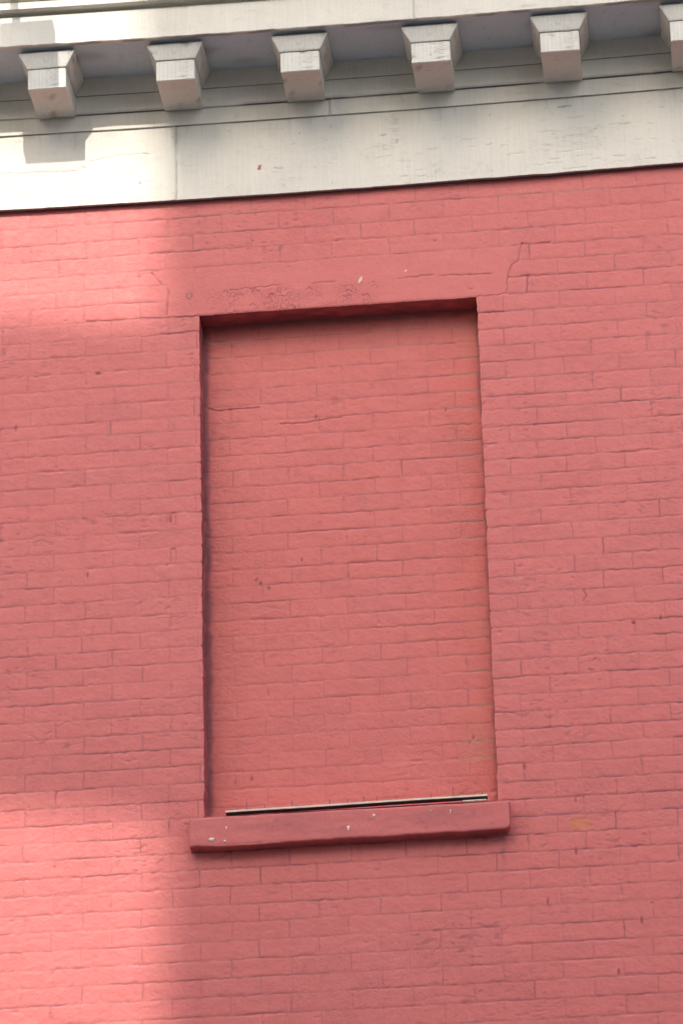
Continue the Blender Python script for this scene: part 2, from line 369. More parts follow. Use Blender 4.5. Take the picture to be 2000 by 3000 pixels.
flake = sstep(-.02, .08, X)*sstep(.75, .55, X)*sstep(OT-.01, OT+.005, Z)*sstep(2.13, 2.08, Z+.015*vnoise(X*10, Z*0, 63))
flake = np.maximum(flake, .28*sstep(.35, .75, vnoise(X*2.3, Z*3, 64)))
mortar = .28*sstep(-.3, .4, X)*sstep(.1, .8, vnoise(X*4, Z*30, 65))*sstep(2.22, 2.42, Z)*np.exp(-(edge/.006)**2)
mortar = np.maximum(mortar, mort_dot)
# ragged arrises at the opening
ex_l = 0.0022*vnoise(zs*16, zs*0+.5, 70)+0.0010*vnoise(zs*70, zs*0+.5, 71)
ex_r = 0.0028*vnoise(zs*14, zs*0+.5, 72)+0.0014*vnoise(zs*70, zs*0+.5, 73)
ez_t = 0.0014*vnoise(xs*22, xs*0+.5, 74)+0.0010*vnoise(xs*80, xs*0+.5, 75)
bedz = np.array([z for k, z in KZ]); nd = np.min(np.abs(zs[:, None]-bedz[None, :]), axis=1)
ex_l -= .0030*np.exp(-(nd/.004)**2)*(vnoise(zs*31, zs*0, 76) > -.2); ex_r += .0034*np.exp(-(nd/.004)**2)*(vnoise(zs*31, zs*0, 77) > -.3)
inz = ((Z > OB-.02) & (Z < OT+.001)).astype(float); inx = ((X > -.02) & (X < OW+.02)).astype(float)
DX = ex_l[None, :]*np.exp(-(np.minimum(X, 0)/.012)**2)*(X < .3)*inz + ex_r[None, :]*np.exp(-(np.maximum(X-OW, 0)/.012)**2)*(X > .7)*inz
DZ = ez_t[:, None]*np.exp(-(np.maximum(Z-OT, 0)/.012)**2)*(Z > 1.9)*inx
de = np.minimum(np.where((Z < OT), np.minimum(np.abs(X), np.abs(X-OW)), 9), np.where((X > 0) & (X < OW), np.abs(Z-OT), 9))
rel = rel - .0016*np.exp(-(de/.004)**2)*(Z > OB)
Y = -rel
hole = np.zeros((len(xs)-1, len(zs)-1), bool); hole[ix0:ix1, iz0:iz1] = True
P = np.stack([X+DX, Y, Z+DZ+Z0], -1)
link('wall', grid_mesh(P, dict(grime=grime, ochre=ochre*.9, chip=chip, flake=flake, mortar=mortar), hole), M_WALL, building)

# the reveals: same ragged arris as the wall's, running back to the infill
DEP = 0.100
def reveal(name, ax, fix, sel, inner_flip, dirt):
    t = np.linspace(0, 1, 16); n = len(sel)
    if ax == 'x':
        x_ = P[fix, sel, 0]; y_ = P[fix, sel, 1]; z_ = P[fix, sel, 2]
    else:
        x_ = P[sel, fix, 0]; y_ = P[sel, fix, 1]; z_ = P[sel, fix, 2]
    Q = np.zeros((n, 16, 3)); bump = .0016*vnoise(np.arange(n)[:, None]*.12+0*t, t[None, :]*5+0*np.arange(n)[:, None], 81)*np.sin(np.pi*t)
    Q[..., 0] = x_[:, None]+(bump if ax == 'x' else 0); Q[..., 2] = z_[:, None]+(bump if ax == 'z' else 0)
    Q[..., 1] = y_[:, None]*(1-t)+(DEP+.012)*t
    g = dirt(Q)  # darkening put into the colour, standing in for shade in the recess
    return link(name, grid_mesh(Q, dict(grime=g, mortar=g*0, ochre=g*0, chip=g*0, flake=g*0+.3), None, inner_flip), M_WALL, building)
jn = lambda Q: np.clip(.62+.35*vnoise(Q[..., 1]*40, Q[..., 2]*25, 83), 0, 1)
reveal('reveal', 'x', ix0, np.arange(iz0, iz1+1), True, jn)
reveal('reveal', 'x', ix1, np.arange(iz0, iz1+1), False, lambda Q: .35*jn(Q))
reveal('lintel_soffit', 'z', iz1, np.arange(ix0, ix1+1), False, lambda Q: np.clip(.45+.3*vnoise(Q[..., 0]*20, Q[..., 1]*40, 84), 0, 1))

# brick infill of the blocked window
xi = np.linspace(-.006, OW+.006, 356); zi = np.linspace(-.07, OT+.006, 700)
XI, ZI = np.meshgrid(xi, zi, indexing='ij')
ri, gi, ei = brickwork(XI, ZI, IKZ, .104, .217, .2115, 400, even_is_A=True)
gi = gi*.85
def icrack(pts, wdt, depth, dark, seed):
    global ri, gi
    d = polydist(XI+.003*vnoise(XI*60, ZI*60, seed), ZI+.003*vnoise(XI*60, ZI*60, seed+1), pts)
    ri -= depth*np.exp(-(d/wdt)**2); gi = np.maximum(gi, dark*np.exp(-(d/wdt)**2))
icrack([(.02, 1.665), (.05, 1.655), (.09, 1.657), (.21, 1.66)], .003, .003, .8, 500)
icrack([(.29, 1.585), (.36, 1.58), (.52, 1.597)], .0026, .003, .6, 501)
for cx, cz, rr in ((.425, 1.60, .006), (.915, 1.595, .005), (.205, .935, .006), (.19, .952, .005), (.235, .914, .006), (.36, 1.02, .005), (.97, .28, .005), (.955, .262, .004), (.16, .17, .006), (.10, .16, .005)):
    d = np.hypot((XI-cx)/.8, (ZI-cz)/1.6); ri -= .003*np.exp(-(d/rr)**2); gi = np.maximum(gi, .8*np.exp(-(d/rr)**2))
nr = vnoise(XI*3, ZI*6, 90)
right = sstep(.895, 1.01, XI+.05*nr)
kzi = np.array([z for k, z in IKZ]); ndi = np.abs(ZI[..., None]-kzi[None, None, :]).min(-1) if False else np.interp(ZI, np.sort(kzi), np.arange(len(kzi)))
ndi = np.abs(ndi-np.round(ndi))*.068
bare = sstep(.0, .6, vnoise(XI*2.2, np.round(np.interp(ZI, np.sort(kzi), np.arange(len(kzi))))*3.3, 91)+.35)
mort = right*bare*np.exp(-(ndi/.0055)**2)*.75
topm = sstep(1.78, 1.95, ZI)*sstep(.05, .5, vnoise(XI*4, ZI*14, 92)+.15)*np.exp(-(ndi/.005)**2)*.5
dust = sstep(OT-.045, OT-.008, ZI)*(.35+.3*vnoise(XI*25, ZI*25, 93))*.5
mort = np.maximum(mort, np.maximum(topm, dust)); mort = np.maximum(mort, right*.16*sstep(0, .7, vnoise(XI*6, ZI*7, 94)))
och = right*.16*(.6+.4*vnoise(XI*8, ZI*10, 95)) + .08*sstep(1.80, 1.97, ZI)
gi = np.maximum(gi, .85*sstep(.032, .004, XI+.008*vnoise(XI*30, ZI*30, 96))); gi = np.maximum(gi, .6*sstep(OW-.022, OW-.002, XI+.006*vnoise(XI*30, ZI*30, 97)))  # infill darker along both side edges
gi = np.maximum(gi, .55*sstep(OT-.035, OT-.010, ZI+.006*vnoise(XI*30, ZI*30, 98)))  # and darker along its top
PI_ = np.stack([XI, DEP-ri, ZI+Z0], -1)
M_INFILL = painted_brick('infill_paint', (0.695, 0.167, 0.138))
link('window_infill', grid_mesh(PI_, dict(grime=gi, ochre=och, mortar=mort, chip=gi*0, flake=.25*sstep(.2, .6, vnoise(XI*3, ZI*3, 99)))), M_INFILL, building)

# window sill: worn stone slab under the same paint
def slab(x0, x1, y0, y1, zf0, zf1, zb1, n=(230, 14, 22)):
    """rounded, chipped block; top slopes from zb1 at the wall to zf1 at the front"""
    bm = bmesh.new()
    nx, ny, nz = n
    prof = [(y1, zf0)]+[(y1+(y0-y1)*t, zf0) for t in np.linspace(0, 1, ny)[1:]]
    prof += [(y0, zf0+(zf1-zf0)*t) for t in np.linspace(0, 1, nz)[1:]]
    prof += [(y0+(y1-y0)*t, zf1+(zb1-zf1)*t) for t in np.linspace(0, 1, ny)[1:]]
    prof = np.array(prof); xx = np.linspace(x0, x1, nx)
    G = np.zeros((nx, len(prof), 3)); G[..., 0] = xx[:, None]; G[..., 1] = prof[None, :, 0]; G[..., 2] = prof[None, :, 1]
    Xg, Yg, Zg = G[..., 0], G[..., 1], G[..., 2]
    fr = (Yg < y0+.001)
    low = np.clip((zf1-Zg)/(zf1-zf0), 0, 1)
    # round the right lower corner and the arrises
    G[..., 2] += .016*np.clip((Xg-(x1-.020))/.020, 0, 1)**2*low
    G[..., 2] += (.0020*vnoise(Xg*16, Xg*0, 110)+.0012*vnoise(Xg*55, Xg*0, 111)-.004*sstep(.0, .7, vnoise(Xg*3.1+.7, Xg*0, 112)))*low
    ed = np.minimum(np.abs(Zg-zf0), np.abs(Zg-zf1))
    G[..., 1] += np.where(fr, .0025*np.exp(-(ed/.003)**2), 0)
    G[..., 1] += np.where(fr, -.0014*fbm(Xg*14, Zg*30, 113, 3), 0)
    G[..., 2] += .0009*vnoise(Xg*12, Yg*5, 114)*(1-low)
    return G
def capped(G, attrs=None):
    me = grid_mesh(G, attrs)
    bm = bmesh.new(); bm.from_mesh(me)
    nu, nv = G.shape[:2]; bm.verts.ensure_lookup_table()
    for a in (0, nu-1):
        f = bm.faces.new([bm.verts[a*nv+j] for j in range(nv)]); f.smooth = False
    bmesh.ops.recalc_face_normals(bm, faces=bm.faces)
    bm.to_mesh(me); bm.free(); return me
G = slab(-.048, 1.0958, -.050, .112, -.1295, -.0215, .004)
G[..., 2] += Z0
sg = .30*sstep(-.004, .003, G[..., 2]-Z0+.0245)*(.6+.4*vnoise(G[..., 0]*18, G[..., 2]*20, 117)) + .20*sstep(.2, .8, vnoise(G[..., 0]*6, G[..., 2]*30, 115))+.25*sstep(.55, .8, vnoise(G[..., 0]*30, G[..., 2]*50, 116))
bpy_sill = capped(G, dict(grime=sg, chip=sg*0, mortar=sg*0, ochre=sg*0, flake=sg*0+.12))
M_SILL = painted_brick('painted_sill', (0.645, 0.160, 0.142))
sill = link('sill', bpy_sill, M_SILL, building)
M_DROP = simple('dropping_white', (.80, .74, .60), .8, 60, .1)
def blot(cx, cz, r, ar, seed, tail=0.0):
    bm = bmesh.new(); rr = random.Random(seed); k = 14; ring = []
    c = bm.verts.new((cx, -.0565, cz+Z0))
    for i in range(k):
        a = 2*math.pi*i/k; q = r*(.75+.5*rr.random())
        ring.append(bm.verts.new((cx+q*math.cos(a)*ar, -.0520, cz+Z0+q*math.sin(a)-(tail if 3.9 < a < 5.3 else 0))))
    for i in range(k): bm.faces.new((c, ring[i], ring[(i+1) % k]))
    link('dropping', bm_mesh(bm), M_DROP, sill, True)
for a in ((.0325, -.105, .0065, 1.5, 1), (.079, -.114, .0042, 1.1, 2), (.085, -.063, .0035, .9, 3, .004), (.5225, -.088, .0062, .9, 4, .006), (.6135, -.0505, .0052, 1.0, 5),
          (.887, -.046, .0030, .7, 6, .010), (.815, -.044, .0026, 1.2, 7)): blot(*a)

# ------------------------------------------------------------------ the cornice
cornice = thing('cornice', '', '', (0, 0, 0)); del cornice['label']; del cornice['category']; cornice.parent = building
def sag(x): return .011*np.minimum(1.3, ((x-.55)/1.33)**2)-.006
XC = np.unique(np.concatenate([np.arange(WX0-.12, -1.0, .05), np.arange(-1.0, 2.2, .006), np.arange(2.2, WX1+.14, .05)]))
def strip(name, prof, m, seed, wob=.0010, attrs=None, seams=(), ragged=0.0, grimef=None):
    """a moulding: profile of (y, z) points run along the facade, hand-made straightness"""
    pr = np.array(prof); nv = len(pr)
    G = np.zeros((len(XC), nv, 3)); G[..., 0] = XC[:, None]
    G[..., 1] = pr[None, :, 0]-wob*fbm(XC*1.7, XC*0+.5, seed, 3)[:, None]-.0004*vnoise(XC[:, None]*30+0*pr[None, :, 0], pr[None, :, 1]*40+0*XC[:, None], seed+3)
    G[..., 2] = pr[None, :, 1]+(sag(XC)+wob*fbm(XC*1.9, XC*0+.5, seed+5, 3))[:, None]+Z0
    if ragged:
        low = np.exp(-((pr[:, 1]-pr[:, 1].min())/.006)**2)[None, :]
        G[..., 2] += (low*(ragged*fbm(XC*24, XC*0, seed+7, 4))[:, None])
    g = np.zeros(G.shape[:2]); ch = g.copy()
    for s in seams:
        dd = XC[:, None]-s-.0015*vnoise(pr[None, :, 1]*60+0*XC[:, None], 0*G[..., 0], seed+9)
        G[..., 1] += .0032*np.exp(-(dd/.005)**2)-.0022*np.exp(-((dd-.011)/.006)**2)
        g = np.maximum(g, .38*np.exp(-(dd/.0035)**2))
    if grimef is not None: g = np.maximum(g, grimef(G, pr))  # darkening by profile, mostly along lower lips and grooves
    o = link(name, grid_mesh(G, dict(grime=g, chip=ch)), m, cornice, True)
    o.data.set_sharp_from_angle(angle=R(28)); return o
def dens(pts, step=.012):
    out = [pts[0]]
    for a, b in zip(pts[:-1], pts[1:]):
        n = max(1, int(math.hypot(b[0]-a[0], b[1]-a[1])/step))
        out += [(a[0]+(b[0]-a[0])*i/n, a[1]+(b[1]-a[1])*i/n) for i in range(1, n+1)]
    return out
ZB, ZL2, ZL1, ZL0, ZS = 2.510, 2.832, 2.902, 2.982, 3.060
lineg = lambda z, wd, k, sd: (lambda G, pr: k*np.exp(-((pr[None, :, 1]-z)/wd)**2)*sstep(-.5, .4, vnoise(G[..., 0]*9, G[..., 0]*0, sd)))
# frieze board (fine grid for cracks and chips)
zf = np.unique(np.concatenate([np.arange(ZB, ZL2+.002, .0035), [ZL2+.002]]))
xf = np.concatenate([np.arange(WX0-.02, -1.0, .02), np.arange(-1.0, 2.2, .0035), np.arange(2.2, WX1+.02, .02)])
XF, ZF = np.meshgrid(xf, zf, indexing='ij')
rf = .0014*fbm(XF*1.6, ZF*2.5, 201, 3)+.0005*fbm(XF*14, ZF*40, 202, 3)
gf = np.zeros_like(rf)
for i in range(85):
    cx = rs.uniform(.75, 1.95) if i % 3 else rs.uniform(-.8, 1.9); cz = rs.uniform(2.53, 2.70) if i % 4 else rs.uniform(2.52, 2.80)
    L = rs.uniform(.004, .045)*(1 if i % 5 else 2.0); dzz = rs.uniform(-.004, .004); pts = [(cx, cz), (cx+L*.5, cz+dzz), (cx+L, cz+rs.uniform(-.003, .003))]
    m = (XF > cx-.02) & (XF < cx+L+.02) & (abs(ZF-cz) < .02)
    d = polydist(XF[m], ZF[m]+.002*vnoise(XF[m]*90, ZF[m]*90, i), pts); a_ = rs.uniform(.03, .42)**1.0*(.4+.6*(i%4==0))
    rf[m] -= .0016*np.exp(-(d/.0026)**2); gf[m] = np.maximum(gf[m], a_*np.exp(-(d/.0022)**2))
for pts, a_ in (([(-.78, 2.672), (-.70, 2.668), (-.60, 2.667), (-.55, 2.664), (-.47, 2.662)], .38), ([(-.42, 2.70), (-.30, 2.722), (-.22, 2.722)], .18), ([(-.45, 2.682), (-.435, 2.676)], .5),
                ([(-.21, 2.722), (-.19, 2.718)], .55), ([(-.33, 2.60), (-.31, 2.606)], .45), ([(1.40, 2.795), (1.43, 2.797)], .9), ([(1.42, 2.796), (1.45, 2.795)], .5), ([(.33, 2.618), (.30, 2.620)], .5)):
    d = polydist(XF, ZF+.0025*vnoise(XF*50, ZF*50, 210), pts); rf -= .0016*np.exp(-(d/.0028)**2); gf = np.maximum(gf, a_*np.exp(-(d/.0026)**2))
dd = XF+.0786-.002*vnoise(ZF*40, ZF*0, 211); rf -= .0030*np.exp(-(dd/.0035)**2)-.0028*np.exp(-((dd+.011)/.006)**2); gf = np.maximum(gf, .42*np.exp(-(dd/.0030)**2)*(.6+.4*vnoise(ZF*30, ZF*0, 212)))
cf = sstep(1.25, .85, np.maximum(abs(XF-.2421-(ZF-2.627)*.25)/.0058, abs(ZF-2.6272)/.0095)); cf = np.maximum(cf, .8*sstep(1.3, .7, np.maximum(abs(XF+.222)/.0028, abs(ZF-2.594)/.006)))
for bx in (-.545, -.048, .431, .934, 1.4255, 1.917):
    for q_ in (-.07, .068, .01):
        ll = rs.uniform(.04, .16)
        gf = np.maximum(gf, .13*np.exp(-((XF-bx-q_-.003*vnoise(ZF*14, ZF*0, 215))/.006)**2)*sstep(ZL2-ll, ZL2, ZF))
for k in range(14):
    nx_ = -.70+k*.205
    for nz_ in (2.545, 2.79):
        d = np.hypot(XF-nx_-.01*((k*7) % 3-1), ZF-nz_-.006*((k*5) % 3-1)); gf = np.maximum(gf, (.30 if k % 3 else .5)*np.exp(-(d/.0028)**2)); rf -= .0008*np.exp(-(d/.004)**2)
ys = -.025-rf
Q = np.stack([XF, ys, ZF+sag(XF)+Z0], -1)
rag = .0016*fbm(xf*26, xf*0, 213, 4)+.0012*fbm(xf*5, xf*0, 214, 2)
Q[:, 0, 2] += rag; Q[:, 1, 2] += rag*.5
# fold the lower edge back to the wall as the board's underside
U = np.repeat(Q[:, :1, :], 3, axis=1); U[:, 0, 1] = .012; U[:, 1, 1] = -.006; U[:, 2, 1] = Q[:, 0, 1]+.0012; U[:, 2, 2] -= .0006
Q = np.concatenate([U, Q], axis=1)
pad = np.zeros((len(xf), 3)); gu = pad+1.0; gu[:, 2] = .5  # underside coloured near-black, painting in the shadow line below the frieze
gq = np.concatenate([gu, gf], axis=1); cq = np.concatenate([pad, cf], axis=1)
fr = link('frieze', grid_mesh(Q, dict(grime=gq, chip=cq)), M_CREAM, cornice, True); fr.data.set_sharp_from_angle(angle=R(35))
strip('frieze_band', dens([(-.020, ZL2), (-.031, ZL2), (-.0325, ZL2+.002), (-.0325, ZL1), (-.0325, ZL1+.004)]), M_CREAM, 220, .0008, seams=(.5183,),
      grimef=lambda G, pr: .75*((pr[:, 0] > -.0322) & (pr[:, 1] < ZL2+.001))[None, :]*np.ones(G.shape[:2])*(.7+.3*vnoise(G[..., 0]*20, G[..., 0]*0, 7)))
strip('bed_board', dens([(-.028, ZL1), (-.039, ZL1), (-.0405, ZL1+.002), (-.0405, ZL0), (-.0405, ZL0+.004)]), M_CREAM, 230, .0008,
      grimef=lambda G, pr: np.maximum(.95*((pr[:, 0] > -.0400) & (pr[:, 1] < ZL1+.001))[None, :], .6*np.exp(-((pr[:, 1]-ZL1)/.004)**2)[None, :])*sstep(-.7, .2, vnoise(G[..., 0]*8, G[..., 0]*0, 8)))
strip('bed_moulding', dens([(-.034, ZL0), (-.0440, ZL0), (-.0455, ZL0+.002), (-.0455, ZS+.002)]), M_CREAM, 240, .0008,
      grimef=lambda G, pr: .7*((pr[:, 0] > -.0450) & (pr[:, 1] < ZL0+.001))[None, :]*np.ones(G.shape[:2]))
strip('soffit', dens([(-.030, ZS), (-.300, ZS+.010)], .02), M_SOFFIT, 250, .0006,
      grimef=lambda G, pr: .35*sstep(.3, .8, vnoise(G[..., 0]*5, G[..., 1]*20, 9))*np.ones(G.shape[:2]))
strip('fascia', dens([(-.290, ZS+.012), (-.291, ZS+.006), (-.294, ZS+.004), (-.3095, ZS+.004), (-.312, ZS+.007), (-.312, 3.192), (-.309, 3.196), (-.292, 3.197)]), M_CREAM, 260, .0010, seams=(.8784,), ragged=.0030,
      grimef=lambda G, pr: np.maximum(.5*(pr[:, 1] < ZS+.0065)[None, :]*sstep(-.3, .5, vnoise(G[..., 0]*14, G[..., 0]*0, 10)), .45*sstep(.5, .8, vnoise(G[..., 0]*18, G[..., 2]*30, 11))*(pr[:, 1] > 3.180)[None, :]))
crown = dens([(-.294, 3.197), (-.294, 3.210), (-.332, 3.212), (-.338, 3.215), (-.338, 3.243), (-.334, 3.246), (-.327, 3.247), (-.327, 3.253), (-.344, 3.256)])
crown += [(-.344-.075*t, 3.256+.085*t+.012*math.sin(2*math.pi*t)) for t in np.linspace(0, 1, 12)[1:]]
crown += [(-.428, 3.344), (-.428, 3.370), (-.422, 3.376), (.0, 3.418)]
strip('crown_moulding', crown, M_CREAM, 270, .0012,
      grimef=lambda G, pr: np.maximum(.55*((pr[:, 0] > -.332) & (pr[:, 1] > 3.2435) & (pr[:, 1] < 3.2545))[None, :]*sstep(-.3, .5, vnoise(G[..., 0]*7, G[..., 0]*0, 12)),
                                      .4*sstep(.45, .8, vnoise(G[..., 0]*20, G[..., 2]*35, 13))*(pr[:, 1] > 3.248)[None, :]))

# brackets (modillions): block below, flared three-sided cap above
def bracket_mesh(seed):
    r = random.Random(seed); bm = bmesh.new()
    j = lambda a=.0012: r.uniform(-a, a)
    W0, W1 = .0738, .1090
    yb = -.038; yf = -.2685; zb = ZL1-.006-.0; zm = 2.983; zt = 3.0460
    # lower block
    add_box(bm, -W0, W0, yf, yb, zb-ZL1, zm-ZL1+.001, .0026)
    # cap: frustum prism flaring left, right and forward
    def q(x, y, z): return bm.verts.new((x+j(), y+j(), z-ZL1))
    e = .0035                                     # small set-back line between block and cap
    lo = [q(-W0-.001, yb, zm+.002), q(W0+.001, yb, zm+.002), q(W0+.001, yf-.0015, zm+.002), q(-W0-.001, yf-.0015, zm+.002)]
    hi = [q(-W1, yb, zt), q(W1, yb, zt), q(W1, yf-.016, zt), q(-W1, yf-.016, zt)]
    tp = [q(-W1+.006, yb, ZS+.0065), q(W1-.006, yb, ZS+.0065), q(W1-.008, yf+.006, ZS+.0065), q(-W1+.008, yf+.006, ZS+.0065)]
    bm.faces.new(lo)
    for A, B in ((lo, hi), (hi, tp)):
        for i in range(4): bm.faces.new((A[i], A[(i+1) % 4], B[(i+1) % 4], B[i]))
    bm.faces.new(tp)
    caped = [ed for ed in bm.edges if all(v in lo+hi for v in ed.verts)]
    bmesh.ops.bevel(bm, geom=caped, offset=.0022, segments=2, affect='EDGES')
    bmesh.ops.subdivide_edges(bm, edges=[ed for ed in bm.edges if ed.calc_length() > .03], cuts=6, use_grid_fill=True)
    for v in bm.verts:
        n = Vector((math.sin(v.co.x*70+seed), math.sin(v.co.y*60+seed*2), math.sin(v.co.z*90+seed*3)))
        v.co += n*.0005
    me = bm_mesh(bm)
    for nm in ('grime', 'chip'):
        at = me.attributes.new(nm, 'FLOAT', 'POINT')
    vv = np.zeros(len(me.vertices)*3, np.float32); me.vertices.foreach_get('co', vv); vv = vv.reshape(-1, 3)
    g = .5*np.exp(-((vv[:, 2]-(zm-ZL1+.0015))/.0022)**2)
    rg_ = np.random.default_rng(seed+40)
    for k in range(9):                              # knocks and rubbed-through paint on the arrises
        c_ = vv[rg_.integers(len(vv))]; dd = np.linalg.norm(vv-c_, axis=1); g = np.maximum(g, rg_.uniform(.15, .55)*np.exp(-(dd/rg_.uniform(.004, .012))**2))
        vv -= (np.sign(vv-np.array([0, -.15, .06]))*(.0022*np.exp(-(dd/.010)**2))[:, None]).astype(np.float32)
    g = np.maximum(g, .55*sstep(.150, .158, vv[:, 2]))  # darker where the cap meets the soffit
    me.vertices.foreach_set('co', vv.reshape(-1))
    me.attributes['grime'].data.foreach_set('value', g.astype(np.float32))
    return me
meshes = [bracket_mesh(s) for s in (1, 2, 3, 4, 5)]
cent = {0: -.545, 1: -.048, 2: .431, 3: .934, 4: 1.4255, 5: 1.917}
base0 = None
for i in range(-7, 15):
    cx = cent.get(i, (-.545+.4935*i) if i < 0 else 1.917+.4935*(i-5))
    me = meshes[i % 5]
    if not me.materials: me.materials.append(M_BRACK)
    o = bpy.data.objects.new('bracket', me); COL.objects.link(o); o.parent = cornice
    o.location = (cx, 0.0, ZL1+Z0+float(sag(np.array(cx)))+(i % 3-1)*.001)
    o.rotation_euler = (0, (i % 4-1.5)*.002, (i % 3-1)*.003)

# rest of the building's body, so it stands from any side
M_SIDE = brick_tex('side_brick', (.50, .17, .16), (.46, .155, .15), (.40, .15, .14))
M_ROOF = simple('roof_felt', (.08, .08, .085), .9, 6, .2)
bm = bmesh.new(); add_box(bm, WX0, WX1, .125, 9.0, 0, Z0+3.36); link('side_walls', bm_mesh(bm), M_SIDE, building)
bm = bmesh.new(); add_box(bm, WX0, WX0+.003, .004, .125, 0, Z0+2.8); link('side_return', bm_mesh(bm), M_SIDE, building)
bm = bmesh.new(); add_box(bm, WX1-.003, WX1, .004, .125, 0, Z0+2.8); link('side_return', bm_mesh(bm), M_SIDE, building)
bm = bmesh.new(); add_box(bm, WX0+.02, WX1-.02, -.0, 8.98, Z0+3.380, Z0+3.43); link('roof', bm_mesh(bm), M_ROOF, building)
for s, xx in (('a', WX0-.118), ('b', WX1+.09)):
    bm = bmesh.new(); pr = [(-.004, 2.515), (-.025, 2.515), (-.0325, ZL2), (-.0405, ZL1), (-.0455, ZL0), (-.0455, ZS), (-.312, ZS-.005), (-.312, 3.188), (-.338, 3.207), (-.344, 3.248), (-.419, 3.333), (-.428, 3.362), (.12, 3.41), (.12, 2.515)]
    f = bm.faces.new([bm.verts.new((xx, y, z+Z0)) for y, z in pr]); r = bmesh.ops.extrude_face_region(bm, geom=[f])
    for v in [g_ for g_ in r['geom'] if isinstance(g_, bmesh.types.BMVert)]: v.co.x += .03
    link('cornice_end', bm_mesh(bm), M_CREAM, cornice)

# ------------------------------------------------------------------ bird spike strip lying on the sill
M_STRIP = simple('strip_cream', (.74, .68, .50), .6, 40, .1)
M_STRIPD = simple('strip_dark', (.035, .03, .045), .7, 40, .2)
M_SPIKE = simple('spike_wire', (.10, .09, .12), .5, 60, .2, .6)
sp = thing('bird_spike_strip', 'narrow cream bird-spike batten with thin dark wires, lying along the window sill', 'bird spikes', (.55, -.03, Z0+.0))
def tilt(x): return .0075*(x-.081)/.938
bm = bmesh.new()
xx = np.linspace(.081, 1.019, 60)
def beam(y0, y1, za, zb2, wob):
    rows = []
    for x in xx:
        t = tilt(x)+wob*math.sin(x*11)
        rows.append([bm.verts.new((x-.55, y+.03, z+t)) for y, z in ((y0, za), (y1, za), (y1, zb2), (y0, zb2))])
    for a, b in zip(rows[:-1], rows[1:]):
        for i in range(4): bm.faces.new((a[i], a[(i+1) % 4], b[(i+1) % 4], b[i]))
    bm.faces.new(rows[0]); bm.faces.new(rows[-1][::-1])
beam(-.036, -.004, -.0010, .0050, .0004)
link('top_flange', bm_mesh(bm), M_STRIP, sp)
bm = bmesh.new(); beam(-.0310, -.006, -.0040, -.0012, .0004); link('base_rail', bm_mesh(bm), M_STRIPD, sp)  # near-black strip painted in as the shadowed gap below the flange
bm = bmesh.new(); add_box(bm, .38, .466, -.007, .012, -.0115, -.0060, .002); link('sealant_bead', bm_mesh(bm), M_DROP, sp)
for x, h, lean in ((.156, .034, .02), (.222, .014, 0), (.319, .026, .0), (.39, .010, 0), (.455, .022, .03), (.520, .015, 0), (.578, .024, -.02), (.626, .021, 0), (.695, .017, .0), (.818, .018, .02), (.898, .036, -.02), (1.001, .016, .03)):
    bm = bmesh.new(); b0 = (x-.55, .003, tilt(x)+.002); add_tube(bm, b0, (x-.55+lean*h, .003+.1*h, tilt(x)+.003+h*1.15), .0016, .0012, 6)
    link('spike', bm_mesh(bm), M_SPIKE, sp)

# ------------------------------------------------------------------ added unseen box on an arm, throwing a block of shade on the fascia
M_CASTER = simple('lamp_housing', (.16, .16, .17), .5, 30, .15, .3)
M_CASTER_FRONT = simple('lamp_glass', (.35, .36, .36), .15, 10, .05)
s_ = .60; d = Vector((.15, 1.0, -.787))
c = Vector((-.614, -.312, 3.075))-d*s_
fl = thing('floodlight', 'dark box floodlight hanging from a roof arm in front of the cream cornice', 'floodlight', (c.x, c.y, Z0+3.40))
bm = bmesh.new(); add_box(bm, -.103, .103, -.04, .04, c.z-3.40-.112, c.z-3.40+.072, .003); body = link('housing', bm_mesh(bm), M_CASTER, fl)
bm = bmesh.new(); add_box(bm, -.088, .088, .0405, .044, c.z-3.40-.075, c.z-3.40+.06, .001); link('lens', bm_mesh(bm), M_CASTER_FRONT, body)  # front plate of the added box
bm = bmesh.new(); add_tube(bm, (-.045, 0, c.z-3.40+.058), (-.045, 0, .62), .016, .016, 10); add_tube(bm, (-.045, 0, .61), (-.045, -c.y+.5, .61), .016, .016, 10)
add_tube(bm, (-.045, -c.y+.5, .62), (-.045, -c.y+.5, .01), .02, .02, 10); link('arm', bm_mesh(bm), M_CASTER, fl)

# ------------------------------------------------------------------ street
def stru(name, bm, m):
    o = link(name, bm_mesh(bm), m); o['kind'] = 'structure'; return o
M_ASPH = simple('asphalt', (.055, .055, .057), .9, 3, .2); M_PAVE = simple('concrete_paving', (.19, .18, .17), .85, 2, .12); M_GROUND = simple('ground_soil', (.16, .15, .12), .9, 1, .2)
bm = bmesh.new(); add_box(bm, -600, 600, -600, 600, -.30, -.154); stru('ground', bm, M_GROUND)
bm = bmesh.new(); add_box(bm, -80, 80, -12.0, -3.2, -.150, -.13); stru('road', bm, M_ASPH)
bm = bmesh.new(); add_box(bm, -80, 80, -3.2, -.006, -.15, 0.0); stru('pavement', bm, M_PAVE)
bm = bmesh.new(); add_box(bm, -80, 80, -24.0, -12.0, -.15, 0.0); stru('far_pavement', bm, M_PAVE)

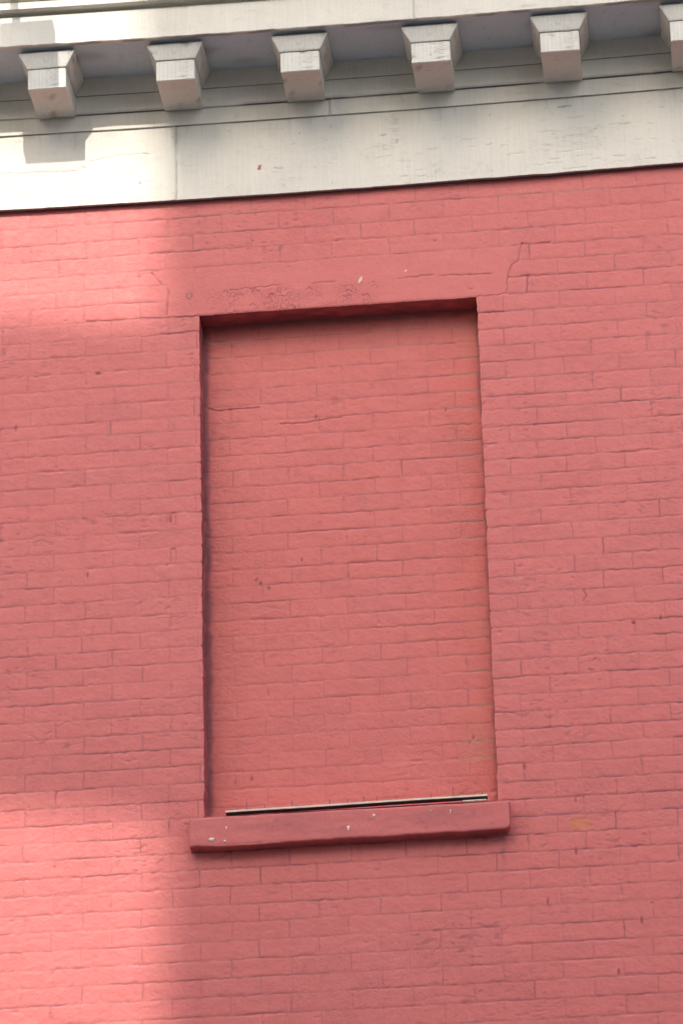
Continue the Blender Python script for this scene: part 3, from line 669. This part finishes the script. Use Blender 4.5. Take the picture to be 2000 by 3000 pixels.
# ------------------------------------------------------------------ across the street: the block, and an added unseen roof board, that shade the wall
TH = R(-10.0)
S = 16.0
foot = Vector((-.03, 0, 0))-Vector((.15, 1.0, 0))*S          # where the block's near corner stands
M_OB = brick_tex('buff_brick', (.42, .33, .25), (.38, .29, .21), (.45, .42, .38)); M_TRIM = simple('stone_trim', (.45, .42, .37), .8, 8, .1)
M_WIN = simple('window_glass', (.05, .06, .07), .08, 5, .1); M_BOARD = simple('hoarding_board', (.55, .54, .50), .6, 3, .08); M_STEEL = simple('steel', (.12, .12, .12), .5, 20, .2, .5)
tb = thing('apartment_block', 'tall narrow buff brick apartment block across the street from the pink wall', 'building', (foot.x, foot.y, 0), TH)
bm = bmesh.new(); add_box(bm, 0, 6.0, -5.0, 0, 0, 25.0); link('wall', bm_mesh(bm), M_OB, tb)
bm = bmesh.new(); add_box(bm, .02, 6.25, -5.2, .25, 25.002, 25.4, .03); link('roof', bm_mesh(bm), M_TRIM, tb)
for fl_ in range(8):
    for k in range(3):
        x0 = .7+k*1.8; z0 = 1.0+fl_*3.0
        bm = bmesh.new(); add_box(bm, x0, x0+1.0, .002, .05, z0, z0+1.6, .01); wv_ = link('window', bm_mesh(bm), M_TRIM, tb)
        bm = bmesh.new(); add_box(bm, x0+.07, x0+.93, .045, .058, z0+.07, z0+.78); add_box(bm, x0+.07, x0+.93, .045, .058, z0+.84, z0+1.53); link('pane', bm_mesh(bm), M_WIN, wv_)
lw = thing('low_house', 'lower buff brick house beside the tall block across the street', 'building', (foot.x, foot.y, 0), TH)
RZ = 16.2
bm = bmesh.new(); add_box(bm, -11.0, -.02, -5.0, -.10, 0, RZ); link('wall', bm_mesh(bm), M_OB, lw)
bm = bmesh.new(); add_box(bm, -11.1, -.02, -5.1, .05, RZ+.002, RZ+.25, .03); link('roof', bm_mesh(bm), M_TRIM, lw)
for fl_ in range(5):
    for k in range(5):
        x0 = -10.4+k*2.1; z0 = 1.0+fl_*3.0
        bm = bmesh.new(); add_box(bm, x0, x0+1.0, -.098, -.05, z0, z0+1.6, .01); wv_ = link('window', bm_mesh(bm), M_TRIM, lw)
        bm = bmesh.new(); add_box(bm, x0+.07, x0+.93, -.055, -.042, z0+.07, z0+.78); add_box(bm, x0+.07, x0+.93, -.055, -.042, z0+.84, z0+1.53); link('pane', bm_mesh(bm), M_WIN, lw if False else wv_)
rh = thing('terrace_house', 'long flat-roofed brick row right of the tall block across the street', 'building', (foot.x+6.02*math.cos(TH), foot.y+6.02*math.sin(TH), 0), TH)
bm = bmesh.new(); add_box(bm, 0, 22.0, -5.0, -.10, 0, 13.0); link('wall', bm_mesh(bm), M_OB, rh)
bm = bmesh.new(); add_box(bm, 0.0, 22.1, -5.1, .05, 13.002, 13.25, .03); link('roof', bm_mesh(bm), M_TRIM, rh)
for fl_ in range(4):
    for k in range(9):
        x0 = .7+k*2.1; z0 = 1.0+fl_*3.0
        bm = bmesh.new(); add_box(bm, x0, x0+1.0, -.098, -.05, z0, z0+1.6, .01); wv_ = link('window', bm_mesh(bm), M_TRIM, rh)
        bm = bmesh.new(); add_box(bm, x0+.07, x0+.93, -.055, -.042, z0+.07, z0+1.53); link('pane', bm_mesh(bm), M_WIN, wv_)
hb = thing('roof_hoarding', 'long blank pale hoarding on steel posts on the low roof across the street', 'hoarding', (foot.x, foot.y, RZ+.25), TH)
zlo, zhi = Z0+.075+.787*S-RZ-.25, Z0+2.025+.787*S-RZ-.25
bm = bmesh.new(); add_box(bm, -5.6, -.03, -.12, -.06, zlo, zhi, .005); link('board', bm_mesh(bm), M_BOARD, hb)
for px in (-5.3, -4.2, -3.1, -2.0):
    bm = bmesh.new(); add_box(bm, px, px+.08, -.21, -.125, 0, zhi); add_tube(bm, (px+.04, -.17, zlo+1), (px+.04, -1.6, 0), .03, .03, 8); link('post', bm_mesh(bm), M_STEEL, hb)
